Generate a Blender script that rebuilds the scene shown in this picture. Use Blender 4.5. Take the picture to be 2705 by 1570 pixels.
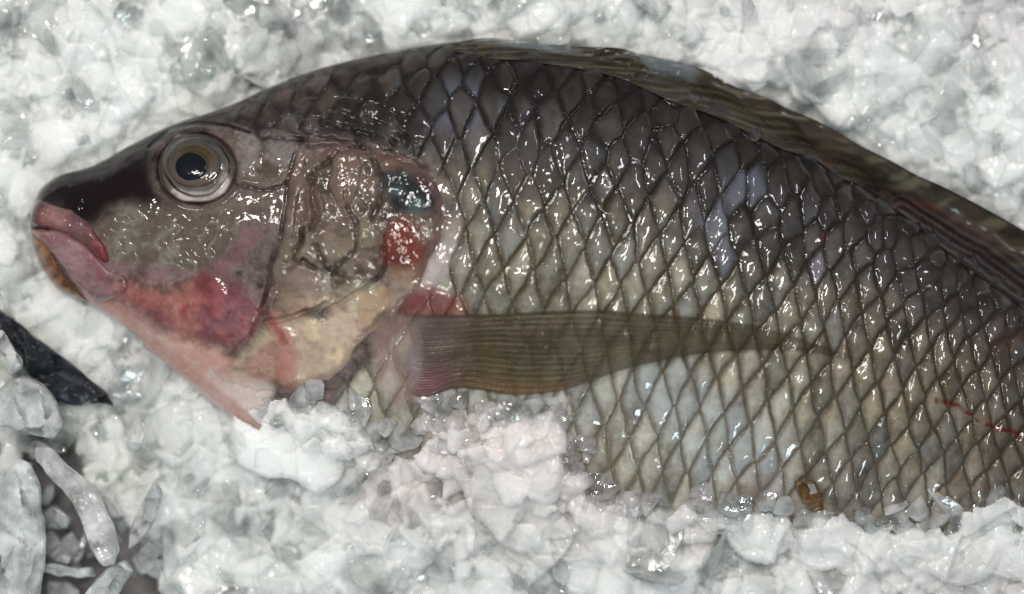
import bpy, math, random
import numpy as np
C = bpy.context
rng = np.random.RandomState(7); random.seed(7)
for o in list(bpy.data.objects): bpy.data.objects.remove(o)

# ------------------------------------------------------------------ camera, world, lamps, exposure
K = 1e-4                      # one photo pixel = 0.1 mm on the plane z = 0
CX, CY, H = 1352.5, 785.0, 4000.0
cam = bpy.data.objects.new('camera', bpy.data.cameras.new('camera')); C.collection.objects.link(cam)
cam.location = (0, 0, H*K); cam.data.sensor_width = 36; cam.data.lens = 36*H/2705.0
cam.data.clip_start = 0.005; cam.data.clip_end = 50
cam.data.dof.use_dof = True; cam.data.dof.focus_distance = (H-25)*K; cam.data.dof.aperture_fstop = 2.3
C.scene.camera = cam
w = bpy.data.worlds.new('World'); C.scene.world = w; w.use_nodes = True
bg = w.node_tree.nodes['Background']; bg.inputs[0].default_value = (0.86, 0.93, 1.0, 1); bg.inputs[1].default_value = 0.13
def lamp(name, loc, target, sx, sy, power, col, spin=0.0):
    import mathutils
    l = bpy.data.lights.new(name, 'AREA'); l.shape = 'RECTANGLE'; l.size = sx; l.size_y = sy; l.energy = power; l.color = col
    o = bpy.data.objects.new(name, l); C.collection.objects.link(o); o.location = loc
    q = (mathutils.Vector(target)-mathutils.Vector(loc)).to_track_quat('-Z', 'Y')
    o.rotation_euler = (q @ mathutils.Quaternion((0, 0, 1), spin)).to_euler()
for lx, ly, lz, sp, pw in ((-0.05, 0.20, 0.62, 0.3, 1.15), (-0.32, 0.34, 0.62, -0.5, 1.5), (0.05, 0.10, 0.68, 0.9, 0.7)):
    lamp('stall_or_fill_lamp', (lx, ly, lz), (0, 0, 0), 0.11, 0.04, pw*1.22, (1.0, 0.965, 0.90), sp)
lamp('stall_or_fill_lamp', (-0.24, -0.34, 0.50), (0, -0.02, 0), 0.40, 0.40, 0.6, (1.0, 0.98, 0.96))  # added soft fill to brighten the throat and lower side, not a stall lamp
lamp('stall_or_fill_lamp', (0.28, 0.52, 0.55), (0, 0, 0), 0.14, 0.045, 1.0, (0.86, 0.90, 1.0), -0.5)
lamp('stall_or_fill_lamp', (0.14, -0.44, 0.50), (0.05, 0, 0), 0.12, 0.045, 0.8, (0.78, 0.93, 1.0), 0.2)
vs = C.scene.view_settings; vs.view_transform = 'Standard'; vs.look = 'None'; vs.exposure = 0; vs.gamma = 1; vs.use_curve_mapping = False
C.scene.cycles.use_denoising = True; C.scene.cycles.max_bounces = 10; C.scene.cycles.transparent_max_bounces = 12
C.scene.cycles.caustics_reflective = False; C.scene.cycles.caustics_refractive = False
C.scene.cycles.sample_clamp_indirect = 3.0

# ------------------------------------------------------------------ helpers
def P(x, y, z):
    """photo pixel at height z (all in px units) -> metres; keeps true depth under the camera"""
    f = (H-z)/H
    return np.stack([(x-CX)*f*K, (CY-y)*f*K, z*K], -1)
def lin(c):
    c = np.asarray(c, float)/255.0
    return np.where(c <= 0.04045, c/12.92, ((c+0.055)/1.055)**2.4)
GAIN = 0.76
def col(r, g, b, gain=None): return np.clip(lin((r, g, b))*(gain or GAIN), 0, 0.9)
def ss(a, b, x):
    t = np.clip((x-a)/(b-a), 0, 1); return t*t*(3-2*t)
def hsh(i, j, seed):
    h = (i.astype(np.int64)*374761393 + j.astype(np.int64)*668265263 + seed*974634777) & 0x7fffffff
    h = ((h ^ (h >> 13))*1274126177) & 0x7fffffff
    h = ((h ^ (h >> 16))*668265263) & 0x7fffffff
    return ((h ^ (h >> 15)) & 0xffffff)/float(0xffffff)
def vn(x, y, seed=0):
    xi = np.floor(x); yi = np.floor(y); fx = x-xi; fy = y-yi
    fx = fx*fx*fx*(fx*(fx*6-15)+10); fy = fy*fy*fy*(fy*(fy*6-15)+10)
    a = hsh(xi, yi, seed); b = hsh(xi+1, yi, seed); c = hsh(xi, yi+1, seed); d = hsh(xi+1, yi+1, seed)
    return ((a+(b-a)*fx)*(1-fy)+(c+(d-c)*fx)*fy)*2-1
def fbm(x, y, s, o=4, seed=0, g=0.5):
    r = 0; amp = 1; tot = 0; c, q = math.cos(0.6), math.sin(0.6)
    x = x/s; y = y/s
    for k in range(o):
        r = r+amp*vn(x, y, seed+k*17); tot += amp; amp *= g
        x, y = (x*c-y*q)*2.03+11.3, (x*q+y*c)*2.03+5.7
    return r/tot
def ridged(x, y, s, o=3, seed=0):
    r = 0; amp = 1; tot = 0; x = x/s; y = y/s; x, y = x*0.77+y*0.64, y*0.77-x*0.64
    for k in range(o):
        wx = 0.45*vn(x*1.3+5, y*1.3, seed+90); wy = 0.45*vn(x*1.3, y*1.3+9, seed+91)
        r = r+amp*(1-np.abs(vn(x+wx, y+wy, seed+k*31)))**2; tot += amp; amp *= 0.5
        x, y = (x*0.62-y*0.78)*2.07+3.1, (x*0.78+y*0.62)*2.07+7.7
    return r/tot
def sdf(X, Y, pts, margin=150):
    """signed distance (negative inside) to a polygon; far points get +margin"""
    pts = np.asarray(pts, float); out = np.full(X.shape, float(margin))
    x0, y0 = pts.min(0)-margin; x1, y1 = pts.max(0)+margin
    m = (X > x0) & (X < x1) & (Y > y0) & (Y < y1)
    x = X[m]; y = Y[m]
    if x.size == 0: return out
    d = np.full(x.shape, 1e18); s = np.ones(x.shape)
    n = len(pts)
    for i in range(n):
        ax, ay = pts[i]; bx, by = pts[i-1]
        ex, ey = bx-ax, by-ay; wx, wy = x-ax, y-ay
        t = np.clip((wx*ex+wy*ey)/(ex*ex+ey*ey+1e-9), 0, 1)
        d = np.minimum(d, (wx-ex*t)**2+(wy-ey*t)**2)
        c1 = y >= ay; c2 = y < by; c3 = ex*wy > ey*wx
        fl = (c1 & c2 & c3) | (~c1 & ~c2 & ~c3)
        s = np.where(fl, -s, s)
    out[m] = np.minimum(s*np.sqrt(d), margin)
    return out
def pld(X, Y, pts, margin=120):
    """distance to an open polyline, signed (+ on its right hand, y down), and the parameter 0..1 along it"""
    pts = np.asarray(pts, float); out = np.full(X.shape, float(margin)); par = np.zeros(X.shape)
    x0, y0 = pts.min(0)-margin; x1, y1 = pts.max(0)+margin
    m = (X > x0) & (X < x1) & (Y > y0) & (Y < y1)
    x = X[m]; y = Y[m]
    if x.size == 0: return out, par
    d = np.full(x.shape, 1e18); sg = np.ones(x.shape); pr = np.zeros(x.shape); n = len(pts)-1
    for i in range(n):
        ax, ay = pts[i]; bx, by = pts[i+1]
        ex, ey = bx-ax, by-ay; wx, wy = x-ax, y-ay
        t = np.clip((wx*ex+wy*ey)/(ex*ex+ey*ey+1e-9), 0, 1)
        q = (wx-ex*t)**2+(wy-ey*t)**2; u = q < d
        d = np.where(u, q, d); sg = np.where(u, np.where(ex*wy-ey*wx > 0, 1, -1), sg); pr = np.where(u, (i+t)/n, pr)
    d = np.minimum(np.sqrt(d), margin)
    out[m] = d*sg; par[m] = pr
    return out, par
def crom(pts, t):
    """Catmull-Rom through pts (one per unit of t)"""
    p = np.asarray(pts, float); n = len(p)
    p = np.vstack([2*p[0]-p[1], p, 2*p[-1]-p[-2]])
    i = np.clip(np.floor(t).astype(int), 0, n-2); f = (t-i)[..., None]
    a, b, c, d = p[i], p[i+1], p[i+2], p[i+3]
    return 0.5*(2*b+(c-a)*f+(2*a-5*b+4*c-d)*f*f+(3*b-a-3*c+d)*f**3)
def curve(pts, n=200):
    return crom(pts, np.linspace(0, len(pts)-1, n))
def smooth_poly(pts, n=6):
    p = np.asarray(pts, float); m = len(p)
    q = np.vstack([p[-1:], p, p[:2]])
    out = crom(q, np.linspace(1, m+1, m*n, endpoint=False))
    return out
def mesh_obj(name, co, quads, mat, parent=None, cols=None, smooth=True):
    me = bpy.data.meshes.new(name)
    co = np.asarray(co, np.float32).reshape(-1, 3); quads = np.asarray(quads, np.int32)
    nside = quads.shape[1]
    me.vertices.add(len(co)); me.vertices.foreach_set('co', co.ravel())
    me.loops.add(quads.size); me.loops.foreach_set('vertex_index', quads.ravel())
    me.polygons.add(len(quads)); me.polygons.foreach_set('loop_start', np.arange(0, quads.size, nside, dtype=np.int32))
    me.polygons.foreach_set('use_smooth', np.full(len(quads), smooth))
    me.update(calc_edges=True)
    if cols is not None:
        at = me.color_attributes.new('tone', 'FLOAT_COLOR', 'POINT')
        c = np.ones((len(co), 4), np.float32); cc = np.asarray(cols, np.float32); c[:, :cc.shape[1]] = cc
        at.data.foreach_set('color', c.ravel())
    me.materials.append(mat); me.validate()
    o = bpy.data.objects.new(name, me); C.collection.objects.link(o)
    if parent is not None: o.parent = parent
    return o
def grid_quads(nr, nc, mask=None, flip=False):
    i, j = np.meshgrid(np.arange(nr-1), np.arange(nc-1), indexing='ij')
    a = (i*nc+j).ravel()
    q = np.stack([a, a+nc, a+nc+1, a+1] if not flip else [a, a+1, a+nc+1, a+nc], -1)
    if mask is not None:
        mk = mask.ravel(); q = q[mk[q].any(1)]
    return q
def compact(co, q, cols):
    used = np.unique(q); mp = np.full(len(co), -1, np.int64); mp[used] = np.arange(len(used))
    return co[used], mp[q], cols[used]
def thing(name, label, cat, group=None, loc=(0, 0, 0)):
    o = bpy.data.objects.new(name, None); C.collection.objects.link(o); o.location = loc; o.empty_display_size = 0.01
    o['label'] = label; o['category'] = cat
    if group: o['group'] = group
    return o
def tag(o, label, cat, group=None):
    o['label'] = label; o['category'] = cat
    if group: o['group'] = group
    return o

# ------------------------------------------------------------------ materials
def material(name, build):
    m = bpy.data.materials.new(name); m.use_nodes = True
    nt = m.node_tree; b = nt.nodes['Principled BSDF']; build(nt, b); return m
def N(nt, t, **kw):
    n = nt.nodes.new(t)
    for k, v in kw.items():
        if k in n.inputs.keys(): n.inputs[k].default_value = v
        else: setattr(n, k, v)
    return n
def bump(nt, scale, strength, dist, detail=4.0, prev=None, rough=0.6):
    tc = N(nt, 'ShaderNodeTexCoord'); n = N(nt, 'ShaderNodeTexNoise', Scale=scale, Detail=detail, Roughness=rough)
    nt.links.new(tc.outputs['Object'], n.inputs['Vector'])
    b = N(nt, 'ShaderNodeBump', Strength=strength, Distance=dist); nt.links.new(n.outputs['Fac'], b.inputs['Height'])
    if prev: nt.links.new(prev.outputs['Normal'], b.inputs['Normal'])
    return b
def skin(nt, b, coat=1.0, crough=0.05, rough=0.5, sss=0.06, bs=(0.25, 0.0006)):
    a = N(nt, 'ShaderNodeVertexColor', layer_name='tone'); nt.links.new(a.outputs['Color'], b.inputs['Base Color'])
    b.inputs['Roughness'].default_value = rough; b.inputs['Specular IOR Level'].default_value = 0.04
    b.inputs['Coat Weight'].default_value = coat; b.inputs['Coat Roughness'].default_value = crough; b.inputs['Coat IOR'].default_value = 1.36
    b.inputs['Subsurface Weight'].default_value = sss; b.inputs['Subsurface Radius'].default_value = (1, 0.45, 0.3); b.inputs['Subsurface Scale'].default_value = 0.0012
    nt.links.new(a.outputs['Alpha'], b.inputs['Metallic'])
    bb = bump(nt, 700, bs[0], bs[1], 3.0)
    b2 = bump(nt, 260, 0.10, 0.0006, 1.0); nt.links.new(b2.outputs['Normal'], b.inputs['Coat Normal'])
    nt.links.new(bb.outputs['Normal'], b.inputs['Normal'])
M_skin = material('wet_fish_skin', lambda nt, b: skin(nt, b))
def fin(nt, b):
    skin(nt, b, rough=0.4, sss=0.0, bs=(0.15, 0.0004), coat=0.5, crough=0.16)
    a = [n for n in nt.nodes if n.type == 'VERTEX_COLOR'][0]
    for l in list(nt.links):
        if l.to_socket == b.inputs['Metallic']: nt.links.remove(l)
    nt.links.new(a.outputs['Alpha'], b.inputs['Alpha'])
M_fin = material('fin_membrane', fin)
def ice(nt, b, tr=0.35, rough=0.22, sss=0.6, sc=0.002):
    a = N(nt, 'ShaderNodeVertexColor', layer_name='tone'); nt.links.new(a.outputs['Color'], b.inputs['Base Color'])
    b.inputs['Roughness'].default_value = rough; b.inputs['IOR'].default_value = 1.31
    b.inputs['Transmission Weight'].default_value = tr
    b.inputs['Subsurface Weight'].default_value = sss; b.inputs['Subsurface Radius'].default_value = (0.9, 1, 1); b.inputs['Subsurface Scale'].default_value = sc
    b.inputs['Coat Weight'].default_value = 1.0; b.inputs['Coat Roughness'].default_value = 0.05; b.inputs['Coat IOR'].default_value = 1.33; b.inputs['Specular IOR Level'].default_value = 0.2
    b1 = bump(nt, 200, 0.35, 0.0018, 2.0); b2 = bump(nt, 500, 0.3, 0.0008, 1.0, b1)
    nt.links.new(b2.outputs['Normal'], b.inputs['Normal']); nt.links.new(b2.outputs['Normal'], b.inputs['Coat Normal'])
def seethrough(nt, b, lo=0.2, hi=0.75):
    """cloudy ice: clear where the noise is low, white where bubbles are trapped, one glossy wet layer over both"""
    L = nt.links.new; out = [n for n in nt.nodes if n.type == 'OUTPUT_MATERIAL'][0]
    t = N(nt, 'ShaderNodeBsdfTransparent', Color=(0.97, 0.985, 0.985, 1)); rf = N(nt, 'ShaderNodeBsdfRefraction', IOR=1.18, Roughness=0.08, Color=(0.97, 0.99, 0.99, 1))
    m0 = N(nt, 'ShaderNodeMixShader'); m0.inputs[0].default_value = 0.12; L(t.outputs[0], m0.inputs[1]); L(rf.outputs[0], m0.inputs[2])
    mx = N(nt, 'ShaderNodeMixShader'); lw = N(nt, 'ShaderNodeLayerWeight', Blend=0.3)
    tc = N(nt, 'ShaderNodeTexCoord'); n = N(nt, 'ShaderNodeTexNoise', Scale=150, Detail=4.0); L(tc.outputs['Object'], n.inputs['Vector'])
    r = N(nt, 'ShaderNodeMapRange'); r.inputs[1].default_value = 0.38; r.inputs[2].default_value = 0.68; r.inputs[3].default_value = lo; r.inputs[4].default_value = hi
    ad = N(nt, 'ShaderNodeMath', operation='MULTIPLY_ADD'); ad.use_clamp = True; ad.inputs[1].default_value = 0.7
    L(n.outputs['Fac'], r.inputs[0]); L(lw.outputs['Facing'], ad.inputs[0]); L(r.outputs[0], ad.inputs[2])
    L(ad.outputs[0], mx.inputs[0]); L(m0.outputs[0], mx.inputs[1]); L(b.outputs[0], mx.inputs[2])
    g = N(nt, 'ShaderNodeBsdfGlossy', Roughness=0.04); f = N(nt, 'ShaderNodeFresnel', IOR=1.5); m2 = N(nt, 'ShaderNodeMixShader')
    bb = bump(nt, 260, 0.25, 0.0012, 2.0); L(bb.outputs['Normal'], g.inputs['Normal'])
    L(f.outputs[0], m2.inputs[0]); L(mx.outputs[0], m2.inputs[1]); L(g.outputs[0], m2.inputs[2]); L(m2.outputs[0], out.inputs[0])
M_ice = material('crushed_ice', lambda nt, b: (ice(nt, b, 0.0, 0.25, 0.4), seethrough(nt, b, 0.06, 0.5)))
M_bed = material('packed_ice', lambda nt, b: ice(nt, b, 0.0, 0.3, 1.0, 0.011))
M_clear = material('clear_ice', lambda nt, b: (ice(nt, b, 0.0, 0.2, 0.4), seethrough(nt, b, 0.22, 0.8)))
def plain(r, g, b_, rough=0.5, sc=300, amp=0.0006):
    def f(nt, b):
        b.inputs['Roughness'].default_value = rough
        tc = N(nt, 'ShaderNodeTexCoord'); n = N(nt, 'ShaderNodeTexNoise', Scale=sc, Detail=5.0)
        nt.links.new(tc.outputs['Object'], n.inputs['Vector'])
        r1 = N(nt, 'ShaderNodeValToRGB'); r1.color_ramp.elements[0].color = (r*0.6, g*0.6, b_*0.6, 1); r1.color_ramp.elements[1].color = (r*1.4, g*1.4, b_*1.4, 1)
        nt.links.new(n.outputs['Fac'], r1.inputs[0]); nt.links.new(r1.outputs[0], b.inputs['Base Color'])
        bb = bump(nt, sc, 0.2, amp); nt.links.new(bb.outputs['Normal'], b.inputs['Normal'])
    return f
M_tray = material('dark_tray', plain(0.24, 0.225, 0.225, 0.4))
M_gap = material('brown_gap', plain(0.13, 0.07, 0.03, 0.3, 250))
M_strip = material('dark_strip', plain(0.018, 0.022, 0.028, 0.35, 400))

# ------------------------------------------------------------------ fish: layout of the body
DV = [((80,566),(80,580)),((92,528),(82,630)),((113,493),(105,694)),((165,461),(150,763)),((247,437),(235,803)),((347,382),(326,862)),
 ((462,327),(425,950)),((601,281),(530,1040)),((730,223),(640,1120)),((859,177),(770,1180)),((1020,140),(910,1225)),((1181,113),(1060,1265)),
 ((1340,112),(1210,1300)),((1500,132),(1350,1330)),((1650,165),(1490,1355)),((1800,215),(1630,1375)),((1950,285),(1770,1395)),
 ((2100,365),(1915,1420)),((2250,450),(2070,1450)),((2400,540),(2230,1480)),((2550,640),(2400,1510)),((2700,745),(2580,1545)),
 ((2850,860),(2760,1580)),((3050,1010),(2980,1610)),((3250,1130),(3200,1620)),((3450,1210),(3430,1625))]
Dp = [d for d, v in DV]; Vp = [v for d, v in DV]
AT = [70, 95, 115, 135, 160, 180, 195, 210, 222, 232, 242, 250, 256, 258, 258, 255, 250, 243, 235, 225, 213, 200, 180, 150, 120, 90]
Z0 = -112.0
NC = 1250
kk = np.concatenate([np.linspace(0, 1, 60, endpoint=False)**1.6, np.linspace(1, 22, NC), np.linspace(22, 25, 40)[1:]])
nc = len(kk)
NV = 780; NU = 50
th = np.concatenate([np.linspace(0, np.pi, NV), np.linspace(np.pi, 2*np.pi, NU+2)[1:-1]])
nr = len(th)
D = crom(Dp, kk); V = crom(Vp, kk)
u = (1-np.cos(th))/2
A = (np.interp(kk, np.arange(26), AT)-32)*np.sqrt(np.clip(kk/0.9, 0, 1)*(2-np.clip(kk/0.9, 0, 1)))*np.sqrt(np.clip((25-kk)/0.6, 0.05, 1))
wv = np.abs(2*u-1)
prof = np.where(np.sin(th) >= 0, 1, -0.85)*np.clip(1-wv**2.3, 0, 1)**0.6
Xg = D[None, :, 0]+(V-D)[None, :, 0]*u[:, None]
Yg = D[None, :, 1]+(V-D)[None, :, 1]*u[:, None]
Zb = Z0+A[None, :]*prof[:, None]
mid = (D+V)/2
arc = np.concatenate([[0], np.cumsum(np.hypot(*np.diff(mid, axis=0).T))])
Lk = np.interp(kk, [0, 10, 14, 18, 22, 25], [74, 78, 77, 70, 64, 60])
aco = np.concatenate([[0], np.cumsum(np.diff(arc)/((Lk[1:]+Lk[:-1])/2))])
Ag = np.broadcast_to(aco[None, :], Xg.shape); Ug = np.broadcast_to(u[:, None], Xg.shape); Kg = np.broadcast_to(kk[None, :], Xg.shape)
top = np.sin(th) >= -1e-6
NROW = 13.0

# ------------------------------------------------------------------ fish: relief and colour of the skin, blue reflections painted in
EYE = (521, 447)
HEADLINE = curve([(560,292),(655,340),(760,352),(860,362),(960,378),(1060,408),(1130,450),(1172,520),(1180,600),(1150,690),(1128,770),(1085,830),(1050,880),(985,940),(915,1010),(840,1110),(800,1250)], 60)
HEADPOLY = np.vstack([HEADLINE, [(0,1300),(0,0),(560,200)]])
GILL = smooth_poly([(790,455),(850,402),(930,386),(1010,398),(1085,424),(1140,470),(1168,532),(1163,602),(1146,668),(1112,742),(1070,798),(1010,850),(945,912),(890,985),(800,1030),(700,1036),(610,1010),(560,975),(610,930),(668,860),(700,780),(722,690),(742,600),(760,520)])
CHEEK = smooth_poly([(255,600),(300,552),(372,540),(470,560),(590,552),(640,590),(618,640),(585,690),(545,722),(470,728),(388,712),(325,700),(285,676),(268,630)])
REDJAW = smooth_poly([(232,760),(290,750),(370,752),(470,765),(530,732),(592,742),(672,792),(692,830),(660,880),(590,913),(510,905),(425,865),(340,822),(262,800)])
ULIP = smooth_poly([(98,530),(130,540),(195,562),(232,592),(258,625),(280,662),(284,690),(262,686),(236,660),(205,634),(165,612),(126,604),(96,602),(79,592),(78,562)])
LLIP = smooth_poly([(84,612),(100,606),(130,610),(166,616),(206,640),(238,664),(262,690),(290,715),(330,735),(330,770),(262,800),(242,790),(215,768),(188,738),(166,706),(142,672),(122,645),(100,628)])
JAW = smooth_poly([(81,612),(92,628),(118,648),(140,680),(164,718),(190,748),(222,784),(236,800),(222,797),(183,786),(150,764),(126,736),(104,695),(84,650)])
PRE = curve([(792,365),(770,430),(762,500),(752,560),(742,620),(722,690),(704,760),(682,830),(660,880)], 30)

def paint(X, Y, a, U, k):
    """relief (px) and colour (linear) of the skin at photo pixel X,Y; a,U,k are the body coordinates"""
    n1 = fbm(X, Y, 60, 4, 1); n2 = fbm(X, Y, 18, 3, 2); n3 = fbm(X, Y, 220, 3, 3); n4 = fbm(X, Y, 7, 2, 4)
    Xw = X+18*fbm(X, Y, 70, 4, 11); Yw = Y+18*fbm(X, Y, 70, 4, 12)
    h = np.zeros(X.shape); met = np.zeros(X.shape); n5 = fbm(X, Y, 40, 2, 5, 0.4)
    def mixc(c, cc, m): return c+(np.asarray(cc)-c)*m[..., None]
    # ---------- flank: scales
    b = U*NROW+1.6*(1-np.exp(-U/0.1))
    a2 = a+0.22*fbm(X, Y, 190, 2, 21)+0.05*fbm(X, Y, 40, 2, 23); b2 = b+0.30*fbm(X, Y, 210, 2, 22)+0.05*fbm(X, Y, 45, 2, 24)
    lowr = ss(0.60, 0.75, U)
    upj = 1-ss(0.10, 0.40, U)
    pn = 1.55+0.42*upj+0.15*lowr
    bj = np.floor(b2)
    m1 = np.full(X.shape, 1e9); m2 = np.full(X.shape, 1e9); sid_i = np.zeros(X.shape); sid_j = np.zeros(X.shape); da_o = np.zeros(X.shape); db_o = np.zeros(X.shape)
    for dj in (-1, 0, 1, 2):
        j = bj+dj; off = 0.5*np.mod(j, 2); ib = np.floor(a2-off)
        for di in (-1, 0, 1, 2):
            i = ib+di; jit = 0.13+0.30*upj
            da = (a2-(i+off+jit*(hsh(i, j, 5)-0.5)))/0.5; db = b2-(j+jit*1.3*(hsh(i, j, 6)-0.5))
            da = da+(0.16+0.14*hsh(i, j, 9))*(db*db)-0.07                      # the free edge bows backwards
            mm = (np.abs(da)**pn+np.abs(db)**pn)**(1/pn)*(1+0.22*upj*(hsh(i, j, 7)-0.5))
            cl = mm < m1
            m2 = np.where(cl, m1, np.minimum(m2, mm))
            sid_i = np.where(cl, i, sid_i); sid_j = np.where(cl, j, sid_j); da_o = np.where(cl, da, da_o); db_o = np.where(cl, db, db_o); m1 = np.where(cl, mm, m1)
    gap = (m2-m1)*0.5                                      # 0 on the line between two scales, about 1 at a centre
    r1 = hsh(sid_i, sid_j, 31); r2 = hsh(sid_i, sid_j, 32); r3 = hsh(sid_i, sid_j, 33); r4 = hsh(sid_i, sid_j, 34)
    wgt = 0.115+0.07*n1+0.07*n3+0.05*upj*r4+ss(0.15, -0.35, da_o)*(0.07+0.10*r3)-0.02*lowr
    rough_ = ss(0.0, 0.45, fbm(X, Y, 150, 3, 27))*ss(0.03, 0.1, U)*(1-ss(0.36, 0.46, U))
    wgt = wgt+0.16*rough_*r3
    gr = 1-ss(0.15, 1.25, (gap+0.06*n2+0.03*n4)/wgt)
    inner = ss(0.05, 0.55, gap); own_e = gap; gr = gr*np.clip(0.84+0.35*n1+0.25*n2+0.25*(r4-.5)*np.sign(db_o), 0.35, 1)
    cov = np.ones(X.shape, bool)
    scm = ss(-8, 26, sdf(X, Y, HEADPOLY, 200))                            # 1 on scaled body
    nape = (1-ss(820, 1230, X))*(1-ss(300, 420, Y))
    # relief of scales
    sh = 7.0*da_o+3.5*inner+3.0*(1-da_o**2-0.3*db_o**2)+da_o*(r1-0.5)*(7+20*upj)+db_o*(r2-0.5)*(7+26*upj)+8*upj*(r4-0.5)+2.2*fbm(X+sid_i*37, Y+sid_j*53, 34, 1, 29)
    sh = sh*(1-0.7*gr)-1.5*gr
    h += scm*sh*(1-0.45*nape)*(1-0.25*lowr)
    # colour of scales by height on the flank
    t = U+0.03*n1
    keys = [0.0, 0.10, 0.20, 0.30, 0.42, 0.55, 0.70, 0.85, 1.0]
    cs = np.array([col(42,37,37), col(54,49,48), col(74,70,70), col(96,90,85), col(130,126,117), col(138,134,124), col(160,158,148), col(172,170,160), col(174,168,158)])*1.15
    scol = np.stack([np.interp(t, keys, cs[:, q]) for q in range(3)], -1)
    right = ss(1900, 2650, X+0.25*(Y-700))
    scol = mixc(scol, col(108,96,84), right*0.62*ss(0.18, 0.4, U))
    scol = mixc(scol, col(72,62,60), ss(2450, 2750, X)*0.4)
    scol = mixc(scol, col(80,68,64), nape*0.75)
    tex = fbm(X+sid_i*61, Y+sid_j*47, 26, 3, 28); scol = scol*(0.66+0.56*r1+0.30*tex+0.14*n4+0.30*n1+0.2*upj*(r4-.5)+0.16*da_o*(r3-0.4)-0.10*db_o*(1-upj))[..., None]
    scol = mixc(scol, scol*np.array([0.86, 0.98, 1.10]), ss(0.1, 0.6, tex+r4-0.5)*0.6)
    scol = mixc(scol, scol*np.array([1.08, 1.0, 0.86]), r2*0.8); scol = scol*(0.78+0.34*inner)[..., None]
    # faint radial rays and growth rings on each scale
    ang = np.arctan2(db_o, da_o+0.25)
    scol = scol*(1+0.07*np.sin(ang*26+r3*6)*inner+0.05*np.sin((own_e)*40+r1*6)*inner)[..., None]
    scol = mixc(scol, scol*1.35+0.015, (1-ss(0.2, 0.5, own_e))*upj*ss(0.35, .8, r4)*ss(-.3, .5, da_o*(r3-.3)*2)*0.9*(1-gr))
    gcs = np.array([col(26,23,20), col(28,24,20), col(36,30,24), col(58,46,30), col(76,60,38), col(84,72,50), col(106,96,76), col(118,108,90)])
    gk = [0, 0.12, 0.25, 0.38, 0.48, 0.6, 0.72, 1.0]
    gcol = np.stack([np.interp(t, gk, gcs[:, q]) for q in range(3)], -1)
    gcol = mixc(gcol, col(62,48,38), right*0.6)
    scol = mixc(scol, col(44,38,36), rough_*ss(0.45, 0.9, r4)*0.7); scol = mixc(scol, col(108,110,116), rough_*ss(0.55, 0.95, r2)*ss(-.1, .7, da_o)*0.6)
    base = mixc(scol, gcol, gr*(1-0.45*nape)*0.93)
    # bluish lamp reflections painted into the scale colour, then a bloody line
    blue = np.maximum((1-ss(30, 130, np.hypot(X-1935, (Y-570)*0.62)))*1.0, (1-ss(25, 110, np.hypot((X-1215)*0.8, Y-280)))*0.4)
    blue = np.maximum(blue, (1-ss(10, 60, np.hypot(X-2145, (Y-690)*0.6)))*0.8)
    base = mixc(base, col(130,136,154), np.clip(blue*(r3-0.30)*1.8, 0, 0.42)*(1-gr))
    blue_sheen = np.clip(1-np.abs(sdf(X, Y, [(1690,1000),(1800,1000),(2010,1170),(2050,1240),(1900,1260),(1800,1150)], 120)+20)/90, 0, 1)
    base = mixc(base, col(182,196,206), blue_sheen*0.6*(1-gr)*np.clip(0.2+r3+n1, 0, 1))  # cool sheen on the belly, painted as pale blue scale colour
    blush = ss(0.1, 0.6, n3)*ss(0.72, 0.9, U)
    base = mixc(base, col(150,112,100), blush*0.25)
    dl, _ = pld(Xw, Yw, [(2480,1058),(2540,1088),(2600,1112),(2660,1140),(2780,1190)], 60)
    base = mixc(base, col(96,26,24), (1-ss(2, 11, np.abs(dl+5*n1)))*np.clip(0.75+1.2*n2, 0, 0.9))
    dsp = np.hypot(X-2175, Y-632); base = mixc(base, col(92,40,34), (1-ss(6, 26, dsp+8*n2))*0.5)
    redr = ss(2550, 2720, X)*ss(820, 900, Y)*(1-ss(960, 1040, Y)); base = mixc(base, col(104,66,60), redr*0.3*ss(-.2,.4,n1))
    met += scm*(1-gr)*(0.10+0.10*r2)*ss(0.25, 0.6, U)
    # smooth dark patch on the side where scales are worn
    wp = 1-ss(-20, 25, sdf(Xw, Yw, smooth_poly([(1290,395),(1420,385),(1470,430),(1450,500),(1360,520),(1300,470)])))
    base = mixc(base, col(84,76,72), wp*0.7); h -= wp*2
    # ---------- head
    hd = np.broadcast_to(col(108,92,87), X.shape+(3,)).copy()
    hd = mixc(hd, col(132,116,106), ss(0, .5, n3)); hd = hd*np.clip(0.80+0.55*n1+0.55*n2+0.2*n4, 0.3, 1.7)[..., None]; hd = mixc(hd, col(70,50,48), ss(0.15, 0.5, fbm(X, Y, 90, 4, 14))*0.6)
    # crown and snout: dark purple brown
    dk = 1-ss(-25, 35, sdf(Xw, Yw, smooth_poly([(20,525),(40,440),(200,350),(430,230),(620,150),(880,40),(1100,20),(1120,330),(1000,365),(860,345),(720,350),(600,330),(500,335),(420,380),(395,470),(400,540),(330,552),(255,590),(225,580),(160,545),(100,528)])))
    hd = mixc(hd, col(36,27,29)*(1+0.6*n1[..., None]+0.35*n2[..., None]), dk)
    sn = 1-ss(-20, 30, sdf(Xw, Yw, smooth_poly([(190,500),(330,452),(398,470),(410,530),(330,552),(262,592),(238,590),(200,556)])))
    hd = mixc(hd, col(28,14,19), sn*0.92)
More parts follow.
